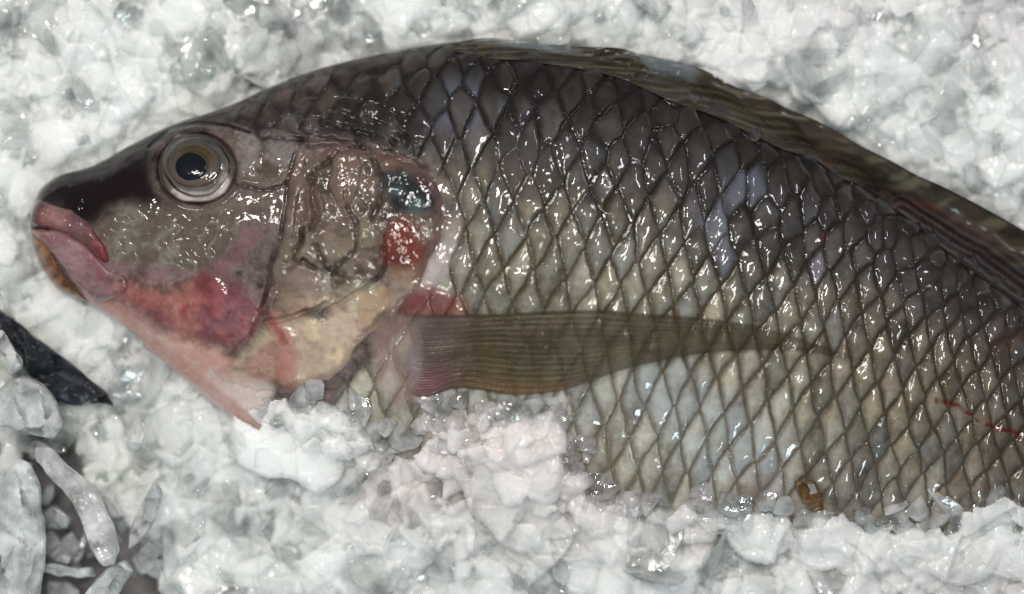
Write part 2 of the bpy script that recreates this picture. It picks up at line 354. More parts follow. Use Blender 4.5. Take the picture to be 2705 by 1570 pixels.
    # grey plates behind the eye
    for px, py, rx, ry, c in ((735,395,48,52,(132,122,120)),(705,290,44,36,(128,116,104)),(828,285,36,34,(100,90,98)),(790,330,70,22,(96,82,80)),(655,400,30,60,(140,130,126)),(980,250,70,55,(96,84,82))):
        q = 1-ss(0.75, 1.15, np.hypot((Xw-px)/rx, (Yw-py)/ry)); hd = mixc(hd, np.asarray(col(*c))*(1+0.3*n2)[..., None], q*0.8); h += 6*q
    temple = 1-ss(-20, 40, sdf(Xw, Yw, [(640,470),(760,480),(745,640),(690,720),(620,640),(620,540)]))
    hd = mixc(hd, col(116,102,96), temple*0.5)
    lav = 1-ss(-25, 30, sdf(Xw, Yw, [(640,650),(740,600),(715,760),(680,840),(600,760),(560,730)]))
    hd = mixc(hd, col(128,116,118), lav*0.35*ss(-0.25, 0.35, n1+0.5*n2))
    # cheek: olive grey, wrinkled
    ck = 1-ss(-34, 30, sdf(Xw, Yw, CHEEK)); rg = ridged(X+12*n1, Y+12*n3, 46, 2, 41)
    hd = mixc(hd, mixc(np.broadcast_to(col(104,93,83), hd.shape), col(146,138,126), ss(0.4, 0.95, rg)*0.8), ck*0.9)
    h += ck*(5*rg)
    # mauve band below the cheek and along the jaw
    mb, _ = pld(Xw, Yw, [(250,690),(330,718),(430,728),(520,738),(570,722),(610,690),(660,620)], 60)
    hd = mixc(hd, col(144,110,116), (1-ss(6, 38, np.abs(mb)))*np.clip(0.65+0.8*n1, .2, .9))
    mb2, _ = pld(Xw, Yw, [(560,760),(590,730),(640,660),(665,610)], 60)
    hd = mixc(hd, col(118,82,90), (1-ss(4, 44, np.abs(mb2)))*0.18)
    # under the jaw: pale pink isthmus
    ist = 1-ss(-20, 30, sdf(Xw, Yw, [(150,770),(300,800),(430,880),(560,930),(700,1000),(700,1200),(500,1100),(300,900),(150,800)]))
    hd = mixc(hd, mixc(np.broadcast_to(col(238,214,200), hd.shape), col(224,176,164), ss(-0.2, 0.5, n1)), ist*0.9); hd = mixc(hd, col(238,222,214), ist*ss(960, 1040, Y)*0.8)
    edge, _ = pld(X, Y, [(215,798),(330,868),(440,952),(560,1050),(680,1140)], 60)
    hd = mixc(hd, col(200,146,138), (1-ss(8, 30, np.abs(edge+10)))*0.6)
    # red jaw membrane
    rj = 1-ss(-34, 30, sdf(Xw, Yw, REDJAW)); h += 7*rj*(1-ss(-40, -5, sdf(X, Y, REDJAW))*0.5)
    rc = mixc(np.broadcast_to(col(166,98,96), hd.shape), col(128,76,86), ss(-0.15, 0.5, n1+0.35*ss(480, 660, X)+0.3*ss(40, -40, Y-790)))
    rc = mixc(rc, col(188,130,120), ss(0.0, 0.5, n3)*0.6); rc = rc*(1+0.25*n2+0.2*n1)[..., None]
    hd = mixc(hd, rc, rj*0.9)
    dsk = 1-ss(10, 40, np.hypot((Xw-545)/1.3, (Yw-748))); hd = mixc(hd, col(104,44,54), dsk*0.6)
    dsk = 1-ss(6, 26, np.hypot((Xw-492)*1.6, (Yw-815))); hd = mixc(hd, col(140,52,62), dsk*0.8)
    lob, _ = pld(X, Y, [(570,755),(580,790),(575,830)], 50); q = 1-ss(8, 26, np.abs(lob)); hd = mixc(hd, col(176,104,96), q*0.35); h += 3*q
    # preopercle: dark crease with a pinkish ridge behind it
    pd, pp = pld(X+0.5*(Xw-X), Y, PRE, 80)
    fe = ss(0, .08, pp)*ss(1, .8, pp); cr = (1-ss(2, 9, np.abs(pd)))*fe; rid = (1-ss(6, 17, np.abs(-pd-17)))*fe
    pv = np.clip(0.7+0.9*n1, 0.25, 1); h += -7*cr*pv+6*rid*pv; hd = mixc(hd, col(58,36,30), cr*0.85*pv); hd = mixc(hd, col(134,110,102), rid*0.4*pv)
    # eye socket ring
    er = np.hypot((X-EYE[0])/108, (Y-EYE[1])/97); ring = np.exp(-((er-1.12)/0.10)**2)
    h += 6*ring-34*(1-ss(0.86, 1.05, er))
    hd = mixc(hd, col(96,84,80), ring*0.5*np.clip(.7+n1*1.5,.2,1)); hd = mixc(hd, col(66,42,38), (1-ss(0.9, 1.06, er)))
    brow, _ = pld(X, Y, [(395,390),(450,340),(520,326),(600,332),(660,350)], 60); bq = 1-ss(2, 8, np.abs(brow)); h -= 8*bq; hd = mixc(hd, col(24,18,20), bq*0.9)
    # nostril and a snout wrinkle
    no = 1-ss(6, 16, np.hypot(X-222, (Y-545)*0.7)); h -= 5*no; hd = mixc(hd, col(22,14,16), no*0.9)
    nw, _ = pld(X, Y, [(190,495),(200,520),(212,545)], 30); h += 2*(1-ss(2, 14, np.abs(nw)))
    # skin folds above the gill cover
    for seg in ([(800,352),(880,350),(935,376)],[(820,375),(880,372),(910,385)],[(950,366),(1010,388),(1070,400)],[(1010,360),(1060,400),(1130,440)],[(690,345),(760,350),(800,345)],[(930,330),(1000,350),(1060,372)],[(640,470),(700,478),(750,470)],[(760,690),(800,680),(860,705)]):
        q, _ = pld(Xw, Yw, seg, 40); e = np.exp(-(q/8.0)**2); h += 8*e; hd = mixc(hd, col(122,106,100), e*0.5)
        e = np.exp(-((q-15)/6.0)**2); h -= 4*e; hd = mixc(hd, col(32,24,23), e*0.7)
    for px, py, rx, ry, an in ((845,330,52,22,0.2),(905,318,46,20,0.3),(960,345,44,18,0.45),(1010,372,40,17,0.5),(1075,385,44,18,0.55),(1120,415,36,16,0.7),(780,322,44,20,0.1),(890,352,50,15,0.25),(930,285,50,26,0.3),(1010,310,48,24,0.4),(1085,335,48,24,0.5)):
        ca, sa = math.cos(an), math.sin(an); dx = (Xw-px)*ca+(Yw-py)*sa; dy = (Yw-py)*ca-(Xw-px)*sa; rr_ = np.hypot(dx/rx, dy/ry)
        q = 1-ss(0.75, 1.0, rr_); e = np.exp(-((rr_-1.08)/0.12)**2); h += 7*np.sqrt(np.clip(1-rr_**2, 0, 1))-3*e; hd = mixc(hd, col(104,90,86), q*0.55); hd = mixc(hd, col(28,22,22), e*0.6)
    # mouth
    mo, _ = pld(X, Y, [(74,590),(100,604),(128,606)], 40); q = 1-ss(2, 10, np.abs(mo)); h -= 10*q; hd = mixc(hd, col(46,28,30), q)
    # wet wrinkled relief over the whole head
    hm = 1-scm
    wr = ridged(X+22*n1, Y*0.7+22*n3, 58, 2, 51)
    bony = ss(600, 680, X)
    wet = fbm(X, Y, 85, 2, 15, 0.35); h += hm*(n5*(0.5+0.8*bony)+bony*(2.4*wr)+3*n1+3.0*wet)
    hd = hd*(1+0.12*n4+0.10*n2)[..., None]
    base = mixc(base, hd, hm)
    met = met*(1-hm)+hm*0.03
    # silvery shoulder band behind the gill cover and the red fin base
    sb, sp = pld(Xw, Yw, [(1150,455),(1185,520),(1196,580),(1180,650),(1150,720),(1120,760)], 80)
    q = (1-ss(12, 38, np.abs(sb)))*(0.45+0.55*ss(.3, .5, sp)); base = mixc(base, mixc(np.broadcast_to(col(140,124,120), base.shape), col(196,184,182), ss(.35, .7, sp)), q*0.8); met += q*0.15; h = h*(1-0.6*q)+q*(7+3*n5)
    rb_ = 1-ss(-10, 22, sdf(Xw, Yw, smooth_poly([(1075,800),(1110,768),(1180,770),(1220,800),(1230,828),(1140,832),(1080,824)])))
    base = mixc(base, col(126,62,60), rb_*0.75); h += 6*rb_
    pb = 1-ss(-10, 30, sdf(Xw, Yw, smooth_poly([(1000,860),(1080,850),(1120,960),(1130,1050),(1060,1062),(1010,1010)])))
    base = mixc(base, col(168,138,132), pb*0.5)
    h += scm*(1.0*n5)
    return h, np.clip(base, 0.004, 0.9), np.clip(met, 0, 0.5)

hb, cb, mb_ = paint(Xg[:NV], Yg[:NV], Ag[:NV], Ug[:NV], Kg[:NV])
edge = np.clip(np.sin(th[:NV]), 0, 1)[:, None]**0.5*np.clip(kk/0.8, 0, 1)[None, :]
Zt = Zb.copy(); Zt[:NV] += hb*edge
cols = np.zeros((nr, nc, 4)); cols[:NV, :, :3] = cb; cols[:NV, :, 3] = mb_
cols[NV:, :, :3] = col(190, 178, 165)
co = P(Xg, Yg, Zt).reshape(-1, 3)
q = grid_quads(nr, nc)
j = np.arange(nc-1); last = (nr-1)*nc
q = np.vstack([q, np.stack([last+j, j, j+1, last+j+1], -1)])

fish = thing('fish', 'dead dark-backed freshwater fish with grey scales lying on crushed ice', 'fish')
mesh_obj('body', co, q, M_skin, fish, cols.reshape(-1, 4))

# raster of the body surface for everything that lies on it
RS = 6.0; RX0, RY0 = -300.0, -100.0; RW, RH = 660, 320
ZR = np.full((RH, RW), np.nan)
ix = np.clip(((Xg[:NV]-RX0)/RS).astype(int), 0, RW-1); iy = np.clip(((Yg[:NV]-RY0)/RS).astype(int), 0, RH-1)
sm = np.bincount((iy*RW+ix).ravel(), (Zb[:NV]+0*hb).ravel(), RW*RH); ct = np.bincount((iy*RW+ix).ravel(), None, RW*RH)
ZR = np.where(ct > 0, sm/np.maximum(ct, 1), -400.0).reshape(RH, RW)
def bodyz(x, y):
    fx = np.clip((x-RX0)/RS-0.5, 0, RW-1.001); fy = np.clip((y-RY0)/RS-0.5, 0, RH-1.001)
    i = fx.astype(int); j = fy.astype(int); fx = fx-i; fy = fy-j
    return (ZR[j, i]*(1-fx)+ZR[j, i+1]*fx)*(1-fy)+(ZR[j+1, i]*(1-fx)+ZR[j+1, i+1]*fx)*fy

# ------------------------------------------------------------------ fish: gill cover, lips and jaw as plates growing out of the body
def plate(name, poly, rise, soft, recolor, margin=26, wob=0):
    x0, y0 = poly.min(0)-margin; x1, y1 = poly.max(0)+margin
    Xs = Xg[:NV]; Ys = Yg[:NV]
    inb = (Xs > x0) & (Xs < x1) & (Ys > y0) & (Ys < y1)
    r = np.where(inb.any(1))[0]; c = np.where(inb.any(0))[0]
    rs = slice(r[0], r[-1]+1); cs_ = slice(c[0], c[-1]+1)
    X = Xs[rs, cs_]; Y = Ys[rs, cs_]
    d = sdf(X+wob*fbm(X, Y, 40, 2, 71), Y+wob*fbm(X, Y, 40, 2, 72), poly, 90)
    t = np.clip(-d/soft, -3, 1)
    lift = np.where(t > 0, rise*np.sqrt(np.clip(t*(2-t), 0, 1)), rise*0.9*t)-0.8
    cc, dh, mt = recolor(X, Y, d, cb[rs, cs_].copy())
    z = (Zb[:NV]+hb*edge)[rs, cs_]+lift+dh
    m = d < 6
    qd = grid_quads(X.shape[0], X.shape[1], m)
    cl = np.concatenate([np.clip(cc, 0.004, 0.9), mt[..., None]], -1).reshape(-1, 4)
    a_, b_, c_ = compact(P(X, Y, z).reshape(-1, 3), qd, cl)
    return mesh_obj(name, a_, b_, M_skin, fish, c_)
def mixc(c, cc, m): return c+(np.asarray(cc)-c)*m[..., None]
def gill_col(X, Y, d, base):
    n1 = fbm(X, Y, 55, 4, 81); n2 = fbm(X, Y, 16, 3, 82); n3 = fbm(X, Y, 140, 3, 83); n4 = fbm(X, Y, 7, 2, 84)
    Xw = X+16*fbm(X, Y, 60, 4, 85); Yw = Y+16*fbm(X, Y, 60, 4, 86)
    c = np.broadcast_to(col(110,95,86), base.shape)*np.clip(0.95+0.6*n1+0.6*n2+0.2*n4, 0.3, 1.8)[..., None]; c = mixc(c, col(78,56,48), ss(0.1, .5, fbm(X, Y, 80, 4, 90))*0.6)
    n5 = fbm(X, Y, 38, 2, 89, 0.4); h = 0.8*n5+4*n1+3.0*fbm(X, Y, 80, 2, 16, 0.35); met = np.full(X.shape, 0.03)
    c = mixc(c, col(146,134,114), ss(-0.2, 0.5, n3+n1*.5)*ss(560, 640, Y)*(1-ss(800, 860, Y))*0.7)
    # brown deep folds near the top
    for seg, wd, dp in (([(815,470),(852,430),(905,398),(960,395)],10,7),([(835,470),(822,520),(838,570),(820,600)],8,9),([(800,600),(795,640),(775,690)],8,7),([(985,430),(1010,470),(1000,540),(985,580)],8,5),([(760,720),(800,690),(830,700)],7,6),([(1015,620),(1020,680),(1003,730),(960,770),(905,800),(860,815)],5,6),([(700,850),(790,830),(860,800)],6,6),([(835,650),(860,700),(905,690)],6,4),([(915,500),(940,590),(935,660),(900,690)],5,4)):
        q, _ = pld(Xw, Yw, seg, 50); e = np.exp(-(q/wd)**2); h -= dp*e; c = mixc(c, col(48,30,23), e*0.8)
        e = np.exp(-((np.abs(q)-wd*2)/wd)**2); h += dp*0.45*e
    for (cx_, cy_, rx, ry, hh, cc, al) in ((915,470,42,72,12,(124,104,94),0.8),(830,540,26,60,6,(112,90,80),0.5),(965,620,30,30,6,(138,130,108),.5),(800,740,60,40,5,(126,104,98),.6),(950,780,70,50,5,(150,146,128),0.5)):
        r = np.hypot((Xw-cx_)/rx, (Yw-cy_)/ry); h += hh*np.sqrt(np.clip(1-r*r, 0, 1)); c = mixc(c, np.asarray(col(*cc)), (1-ss(0.8, 1.05, r))*al)
    # dark blue green opercular spot and the red patch below it
    r = np.hypot((Xw-1085-0.25*(Yw-505))/82, (Yw-505)/70)
    sp = 1-ss(0.6, 1.15, r)
    sc_ = mixc(np.broadcast_to(col(38,44,48), c.shape), col(84,100,100), ss(-0.25, 0.5, n1)*(1-ss(1080, 1150, X)))
    c = mixc(c, sc_, sp*0.95); h += 5*sp
    r = np.hypot((Xw-1066)/62, (Yw-655)/92); c = mixc(c, mixc(np.broadcast_to(col(124,58,48), c.shape), col(92,40,36), ss(0, .5, n1)), (1-ss(0.45, 1.15, r))*0.92); h += 6*np.sqrt(np.clip(1-r*r, 0, 1))
    q, _ = pld(Xw, Yw, [(1010,420),(1080,440),(1135,490)], 50); c = mixc(c, col(104,62,50), (1-ss(4, 30, np.abs(q)))*0.4)
    # silver scales low on the cover
    sv = 1-ss(20, 75, np.hypot((Xw-885)/1.7, (Yw-745))); c = mixc(c, col(150,152,146), sv*0.6*ss(-.2, .3, n2)); met += 0.2*sv
    sv = 1-ss(20, 70, np.hypot((Xw-900)/1.2, (Yw-850))); c = mixc(c, col(170,172,160), sv*0.7); met += 0.15*sv
    lw = ss(770, 930, Y+0.25*(X-700)+60*n3)
    yel = mixc(np.broadcast_to(col(206,184,162), c.shape), col(222,200,168), ss(0.0, 0.5, n1))
    yel = mixc(yel, col(164,118,108), ss(0.1, 0.6, fbm(X, Y, 90, 3, 88))*0.8)
    c = mixc(c, yel*(1+0.3*n2)[..., None], lw*0.85)
    pk, _ = pld(Xw, Yw, [(720,830),(742,880),(758,950),(762,1030)], 60); e = 1-ss(10, 34, np.abs(pk)); c = mixc(c, col(180,118,110), e*0.7); h += 5*e
    pk, _ = pld(Xw, Yw, [(712,840),(735,870),(745,905)], 60); e = 1-ss(4, 14, np.abs(pk)); c = mixc(c, col(146,76,70), e*0.7)
    r = np.hypot((Xw-985)/46, (Yw-820+0.6*(Xw-985))/52); e = 1-ss(0.7, 1.1, r); c = mixc(c, col(178,150,124), e*0.8); h += 9*np.sqrt(np.clip(1-r*r, 0, 1))
    dkx = 1-ss(8, 30, np.hypot((Xw-838)/1.8, Yw-822)); c = mixc(c, col(58,54,50), dkx*0.8); h -= 6*dkx
    # translucent pink grey rim
    rim = ss(-26, -6, d)*ss(640, 800, X+0.3*Y)
    c = mixc(c, col(134,110,106), rim*0.4)
    rim2 = np.exp(-((d+10)/6)**2)*ss(900, 980, X); c = mixc(c, col(96,70,66), rim2*0.4)
    wr = ridged(X+20*n1, Y*0.65+20*n3, 54, 2, 87); h += 2.4*wr*ss(-40, -60, d)
    lowfade = ss(-60, -2, d)*(1-ss(720, 820, X))     # front of the cover merges into the skin
    c = mixc(c, base, lowfade)
    return c, h*ss(0, -24, d), met
plate('gill_cover', GILL, 12, 34, gill_col, 26, 10)
def lip_top(X, Y, d, base):
    n1 = fbm(X, Y, 40, 3, 91); n2 = fbm(X, Y, 14, 3, 92)
    c = np.broadcast_to(col(124,90,92), base.shape)
    c = mixc(c, col(96,62,66), 1-ss(90, 190, X)); c = mixc(c, col(176,132,124), (1-ss(10, 40, np.hypot((X-140)/1.4, Y-572)))*0.7)
    c = mixc(c, col(134,58,54), ss(215, 280, X)*0.85)
    rl = ridged(X, Y*1.6, 30, 2, 96); c = c*(0.85+0.3*n1+0.25*n2+0.2*rl)[..., None]
    return c, 3.0*n1+3.5*rl, np.full(X.shape, 0.0)
plate('lip', ULIP, 17, 22, lip_top, 20)
def lip_low(X, Y, d, base):
    n1 = fbm(X, Y, 40, 3, 93); n2 = fbm(X, Y, 12, 3, 94)
    c = mixc(np.broadcast_to(col(164,132,132), base.shape), col(182,132,124), 1-ss(90, 150, X))
    rl = ridged(X*1.3, Y, 32, 2, 97); c = mixc(c, col(140,92,100), ss(-0.1, 0.5, n1+.4*n2)*0.8); c = c*(0.85+0.24*n2+0.2*rl)[..., None]
    c = mixc(c, base, ss(265, 325, X))
    return c, 3.0*n1+3*rl, np.full(X.shape, 0.0)
plate('lip', LLIP, 15, 18, lip_low, 20)
def jaw_col(X, Y, d, base):
    n1 = fbm(X, Y, 30, 3, 95)
    c = mixc(np.broadcast_to(col(168,120,84), base.shape), col(110,74,54), ss(-.1, .5, n1))
    e = ss(-9, -1, d)*ss(0, 1, (X-100)/60-(Y-700)/200); c = mixc(c, col(60,40,32), e*0.7)
    return c, 1.5*n1, np.full(X.shape, 0.0)
plate('jaw', JAW, 9, 12, jaw_col, 18)

# ------------------------------------------------------------------ fish: eye
def disc(name, cx, cy, rx, ry, zf, colf, mat, parent, nr_=70, na=160):
    r = np.linspace(0, 1, nr_)[:, None]*np.ones((1, na)); t = np.linspace(0, 2*np.pi, na, endpoint=False)[None, :]*np.ones((nr_, 1))
    wb = 1+0.055*fbm(np.cos(t)*1.6+cx, np.sin(t)*1.6+rx, 1.0, 2, 106); X = cx+rx*r*wb*np.cos(t); Y = cy+ry*r*wb*np.sin(t); Z = zf(r, t, X, Y)
    cl = colf(r, t, X, Y)
    i, j = np.meshgrid(np.arange(nr_-1), np.arange(na), indexing='ij'); j2 = (j+1) % na
    qd = np.stack([i*na+j, i*na+j2, (i+1)*na+j2, (i+1)*na+j], -1).reshape(-1, 4)
    return mesh_obj(name, P(X, Y, Z).reshape(-1, 3), qd, mat, parent, cl.reshape(-1, cl.shape[-1]))
ez = float(bodyz(np.array([EYE[0]*1.0]), np.array([EYE[1]*1.0]))[0])
ezt = lambda X, Y: ez+(bodyz(X, Y)-ez)*0.8
def eye_z(r, t, X, Y): return ezt(X, Y)-26+46*np.sqrt(np.clip(1-r*r*0.95, 0, 1))+2*np.exp(-((r-0.84+.05*np.sin(t*2+1))/0.12)**2)-2*np.exp(-((r-0.72)/0.08)**2)+1.5*fbm(X, Y, 40, 1, 101)
def eye_col(r, t, X, Y):
    r = r+0.05*fbm(np.cos(t)*2, np.sin(t)*2, 1.0, 2, 107); n = fbm(X, Y, 22, 3, 102); n2 = fbm(r*8, np.cos(t)*4, 1.0, 2, 103)
    c = np.broadcast_to(col(112,102,96), r.shape+(3,))
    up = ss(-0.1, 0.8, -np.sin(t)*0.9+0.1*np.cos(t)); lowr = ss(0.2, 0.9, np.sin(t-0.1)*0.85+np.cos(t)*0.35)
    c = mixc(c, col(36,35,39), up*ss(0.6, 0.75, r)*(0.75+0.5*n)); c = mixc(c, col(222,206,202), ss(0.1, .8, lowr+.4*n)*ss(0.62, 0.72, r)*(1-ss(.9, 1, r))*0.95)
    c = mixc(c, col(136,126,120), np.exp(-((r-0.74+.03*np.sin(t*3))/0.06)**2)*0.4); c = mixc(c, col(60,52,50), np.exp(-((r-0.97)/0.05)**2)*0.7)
    c = c*(1+0.2*n)[..., None]
    return np.concatenate([np.clip(c, 0.005, 0.9), np.zeros(r.shape+(1,))], -1)
M_eye = material('wet_eye', lambda nt, b: skin(nt, b, 0.6, 0.08, 0.4, 0.1, (0.05, 0.0003)))
eye = disc('eye', EYE[0], EYE[1], 104, 94, eye_z, eye_col, M_eye, fish)
def iris_z(r, t, X, Y): return ezt(X, Y)+17+7*np.sqrt(np.clip(1-r*r, 0, 1))
def iris_col(r, t, X, Y):
    n = fbm(X, Y, 18, 3, 105)
    c = np.broadcast_to(col(104,92,86), r.shape+(3,))
    c = mixc(c, col(80,70,26), ss(0.25, 0.8, -np.sin(t)+0.25*np.cos(t)+.3*n)*(1-ss(0.75, 0.9, r))*0.9); c = mixc(c, col(120,96,56), np.exp(-((r-0.62)/0.04)**2)*0.5)
    c = mixc(c, col(70,58,54), np.exp(-((r-0.55)/0.08)**2)*0.7); c = mixc(c, col(62,56,54), np.exp(-((r-0.97)/0.06)**2)*0.6)
    c = c*(1+0.2*n+0.10*np.sin(t*47))[..., None]
    return np.concatenate([np.clip(c, 0.005, 0.9), np.zeros(r.shape+(1,))], -1)
disc('iris', 512, 434, 71, 61, iris_z, iris_col, M_eye, eye)
def pup_col(r, t, X, Y): return np.concatenate([np.broadcast_to(col(14,20,30), r.shape+(3,)), np.zeros(r.shape+(1,))], -1)
disc('pupil', 505, 441, 42, 37, lambda r, t, X, Y: ezt(X, Y)+22+9*np.sqrt(np.clip(1-r*r, 0, 1)), pup_col, M_eye, eye, 30, 90)
def cornea(nt, b):
    nt.nodes.remove(b); out = [n for n in nt.nodes if n.type == 'OUTPUT_MATERIAL'][0]
    t = N(nt, 'ShaderNodeBsdfTransparent', Color=(0.96, 0.96, 0.95, 1)); g = N(nt, 'ShaderNodeBsdfGlossy', Roughness=0.02)
    f = N(nt, 'ShaderNodeFresnel', IOR=1.36); mx = N(nt, 'ShaderNodeMixShader')
    bb = bump(nt, 120, 0.25, 0.001, 2.0); nt.links.new(bb.outputs['Normal'], g.inputs['Normal'])
    nt.links.new(f.outputs[0], mx.inputs[0]); nt.links.new(t.outputs[0], mx.inputs[1]); nt.links.new(g.outputs[0], mx.inputs[2]); dz = N(nt, 'ShaderNodeBsdfDiffuse', Color=(0.42, 0.40, 0.39, 1)); m3 = N(nt, 'ShaderNodeMixShader'); m3.inputs[0].default_value = 0.008; nt.links.new(t.outputs[0], m3.inputs[1]); nt.links.new(dz.outputs[0], m3.inputs[2]); nt.links.new(m3.outputs[0], mx.inputs[1]); nt.links.new(mx.outputs[0], out.inputs[0])
M_cor = material('cornea_film', cornea)
disc('cornea', 518, 441, 88, 79, lambda r, t, X, Y: ezt(X, Y)+8+38*np.sqrt(np.clip(1-r*r, 0, 1))**0.9, pup_col, M_cor, eye, 50, 120)

# ------------------------------------------------------------------ fish: fins
def strip(name, e0, e1, nu, nv_, zf, cf, mat=M_fin, parent=None):
    """sheet between two edge curves; returns object"""
    a0 = curve(e0, nu); a1 = curve(e1, nu); v = np.linspace(0, 1, nv_)[:, None, None]
    G = a0[None]*(1-v)+a1[None]*v; X, Y = G[..., 0], G[..., 1]
    s = np.linspace(0, 1, nu)[None, :]*np.ones((nv_, 1)); vv = v[..., 0]*np.ones((1, nu))
    Z = zf(s, vv, X, Y); cl = cf(s, vv, X, Y)
    return mesh_obj(name, P(X, Y, Z).reshape(-1, 3), grid_quads(nv_, nu), mat, parent or fish, cl.reshape(-1, 4))
FB = [(1200,135),(1283,152),(1406,164),(1529,182),(1631,205),(1713,240),(1795,276),(1870,300),(1946,335),(2069,395),(2151,420),(2212,465),(2294,500),(2376,560),(2458,625),(2520,680),(2581,725),(2643,768),(2704,815),(2780,870),(2900,960)]
FO = [(1190,116),(1275,101),(1357,106),(1447,117),(1545,124),(1631,127),(1693,143),(1775,160),(1857,184),(1930,224),(2028,260),(2081,287),(2151,316),(2212,348),(2274,385),(2356,426),(2420,462),(2500,498),(2600,550),(2704,609),(2820,680)]
def scallop(s):
    w_ = np.mod(s*13.3, 1.0); return np.sin(np.pi*w_)**0.6
def fin_w(s, v): return s*13.3*4-v*14.0+2.0*np.sin(s*7)      # spines lean back along the edge
def dors_z(s, v, X, Y):
    zb = bodyz(X, Y); wv_ = fin_w(s, v)
    base_z = np.maximum(zb, -150)+5
    out_z = -84+14*np.sin(s*9)
    z = base_z*(1-ss(0, .9, v))+np.maximum(out_z, base_z*(1-v)+out_z*v)*ss(0, .9, v)
    z = np.maximum(z, zb+4)
    rr = 0.5+0.5*np.cos(wv_*2*np.pi/4)
    return z+(4-3*ss(0.5, 0.7, s))*rr**2*(1-0.5*v)+3*fbm(X, Y, 60, 2, 111)
def dors_c(s, v, X, Y):
    n = fbm(X, Y, 70, 3, 112); wv_ = fin_w(s, v); n2 = fbm(wv_*0.9, v*2.5+s*4, 1.0, 3, 113)
    c = mixc(np.broadcast_to(col(58,52,42), s.shape+(3,)), col(92,86,70), ss(-0.3, 0.7, n2+0.25*np.cos(wv_*2*np.pi/2)))
    c = mixc(c, col(36,30,26), ss(0.1, 0.6, n-0.2*np.cos(wv_*2*np.pi/4))*0.8)
    c = mixc(c, col(78,60,54), ss(0.2, .6, fbm(X, Y, 120, 2, 114))*0.4)
    edge_ = ss(0.5, 0.85, v)*ss(0.02, 0.1, s)*(1-ss(.48, .6, s)); pat = ss(-0.2, 0.2, fbm(s*12, v*1.2, 1.0, 2, 115))
    c = mixc(c, col(126,134,138), edge_*pat*0.9)
    rim = ss(0.955, 0.99, v); c = mixc(c, col(26,26,26), rim*0.8)
    red = 1-ss(0.5, 1.1, np.hypot((X-2425-1.6*(Y-545))/70, (Y-545)/22)); c = mixc(c, col(104,54,50), red*0.75)
    rr2, _ = pld(X, Y, [(2330,505),(2420,545),(2520,580),(2640,640),(2760,710)], 60); c = mixc(c, col(88,62,52), (1-ss(8, 26, np.abs(rr2)))*0.5)
    pr, _ = pld(X, Y, [(2380,560),(2480,620),(2580,680),(2705,770)], 90)
    ray = 0.5+0.5*np.cos(pr/3.3+2*n); c = mixc(c, mixc(np.broadcast_to(col(44,34,40), c.shape), col(92,80,84), ray**2), (1-ss(20, 80, np.abs(pr)))*0.8)
    al = 1-0.35*edge_*pat
    return np.concatenate([np.clip(c, 0.004, 0.9), al[..., None]], -1)
strip('dorsal_fin', FB, FO, 1400, 90, dors_z, dors_c)
PT = [(1050,812),(1110,826),(1170,828),(1280,827),(1395,822),(1500,817),(1600,815),(1665,822),(1760,829),(1860,838),(1965,853),(2060,876),(2150,905),(2215,928),(2290,948)]
PBm = [(1060,1010),(1085,1045),(1130,1052),(1200,1030),(1260,1034),(1330,1046),(1400,1046),(1480,1036),(1560,1010),(1650,978),(1750,954),(1850,936),(1980,925),(2120,928),(2290,958)]
def rayw(s, v): return v*15.5+0.25*np.sin(s*5)
def pec_z(s, v, X, Y):
    rw = rayw(s, v); n = fbm(X, Y, 90, 2, 121)
    lift = 10+14*np.sin(np.pi*np.clip(s*1.1, 0, 1))*(1-0.4*v)
    ed = ss(0, 0.05, v)*ss(1, .95, v)*ss(1, 0.97, s)
    return bodyz(X, Y)+3+ed*lift*ss(0, 0.06, s)+ed*((0.8+1.4*ss(1200, 1400, X))*np.abs(np.cos(rw*np.pi))+0.8*np.cos(rw*np.pi*4))+4*n
def pec_c(s, v, X, Y):
    rw = rayw(s, v); n = fbm(X, Y, 60, 3, 122); n2 = fbm(s*20, rw*1.5, 1.0, 3, 123)
    c = mixc(np.broadcast_to(col(78,66,42), s.shape+(3,)), col(104,88,58), ss(-.3, .5, n2))
    ray = np.abs(np.cos(rw*np.pi))**3; c = mixc(c, col(56,47,36), ray*0.5)
    c = mixc(c, col(126,92,60), ss(0.72, 0.98, v)*ss(1180, 1300, X)*(1-ss(1450, 1600, X))*0.7)
    c = mixc(c, col(64,54,26), (ss(0.8, 1, v)+ss(0.14, 0, v))*0.6*ss(1450, 1600, X))
    pur = 1-ss(1120, 1290, X+0.3*(Y-900)); c = mixc(c, col(104,86,88), pur*0.75); c = mixc(c, col(140,88,98), pur*ss(.5, .9, v)*0.8)
    c = mixc(c, col(176,160,164), (1-ss(12, 46, np.hypot((X-1085), (Y-955)/2.2)))*0.6)
    c = c*(1+0.12*n)[..., None]
    al = 0.86-0.34*ss(1200, 1650, X)-0.25*ss(1800, 2200, X)-0.10*ss(0.2, .6, n2)+0.18*ray*ss(1250, 1700, X)
    al = al*ss(1.0, 0.93, s+0.03*np.sin(rw*4))*ss(0.0, 0.13, s+0.05*n)*ss(0, 0.03, v)*ss(1, 0.96, v)
    return np.concatenate([np.clip(c, 0.004, 0.9), np.clip(al, 0, 1)[..., None]], -1)
strip('pectoral_fin', PT, PBm, 900, 240, pec_z, pec_c)
def pel_z(s, v, X, Y): return np.maximum(bodyz(X, Y), -140)*0.35-92+22*np.sin(np.pi*v)-24*s+4*fbm(X, Y, 40, 2, 132)
def pel_c(s, v, X, Y):
    n = fbm(s*14, v*4, 1.0, 3, 131)
    c = mixc(np.broadcast_to(col(200,152,144), s.shape+(3,)), col(222,192,184), ss(-.1, .5, n+np.cos(v*16)*0.3)); c = mixc(c, col(168,110,118), ss(.75, 1, s))
    return np.concatenate([c, np.ones(s.shape+(1,))], -1)
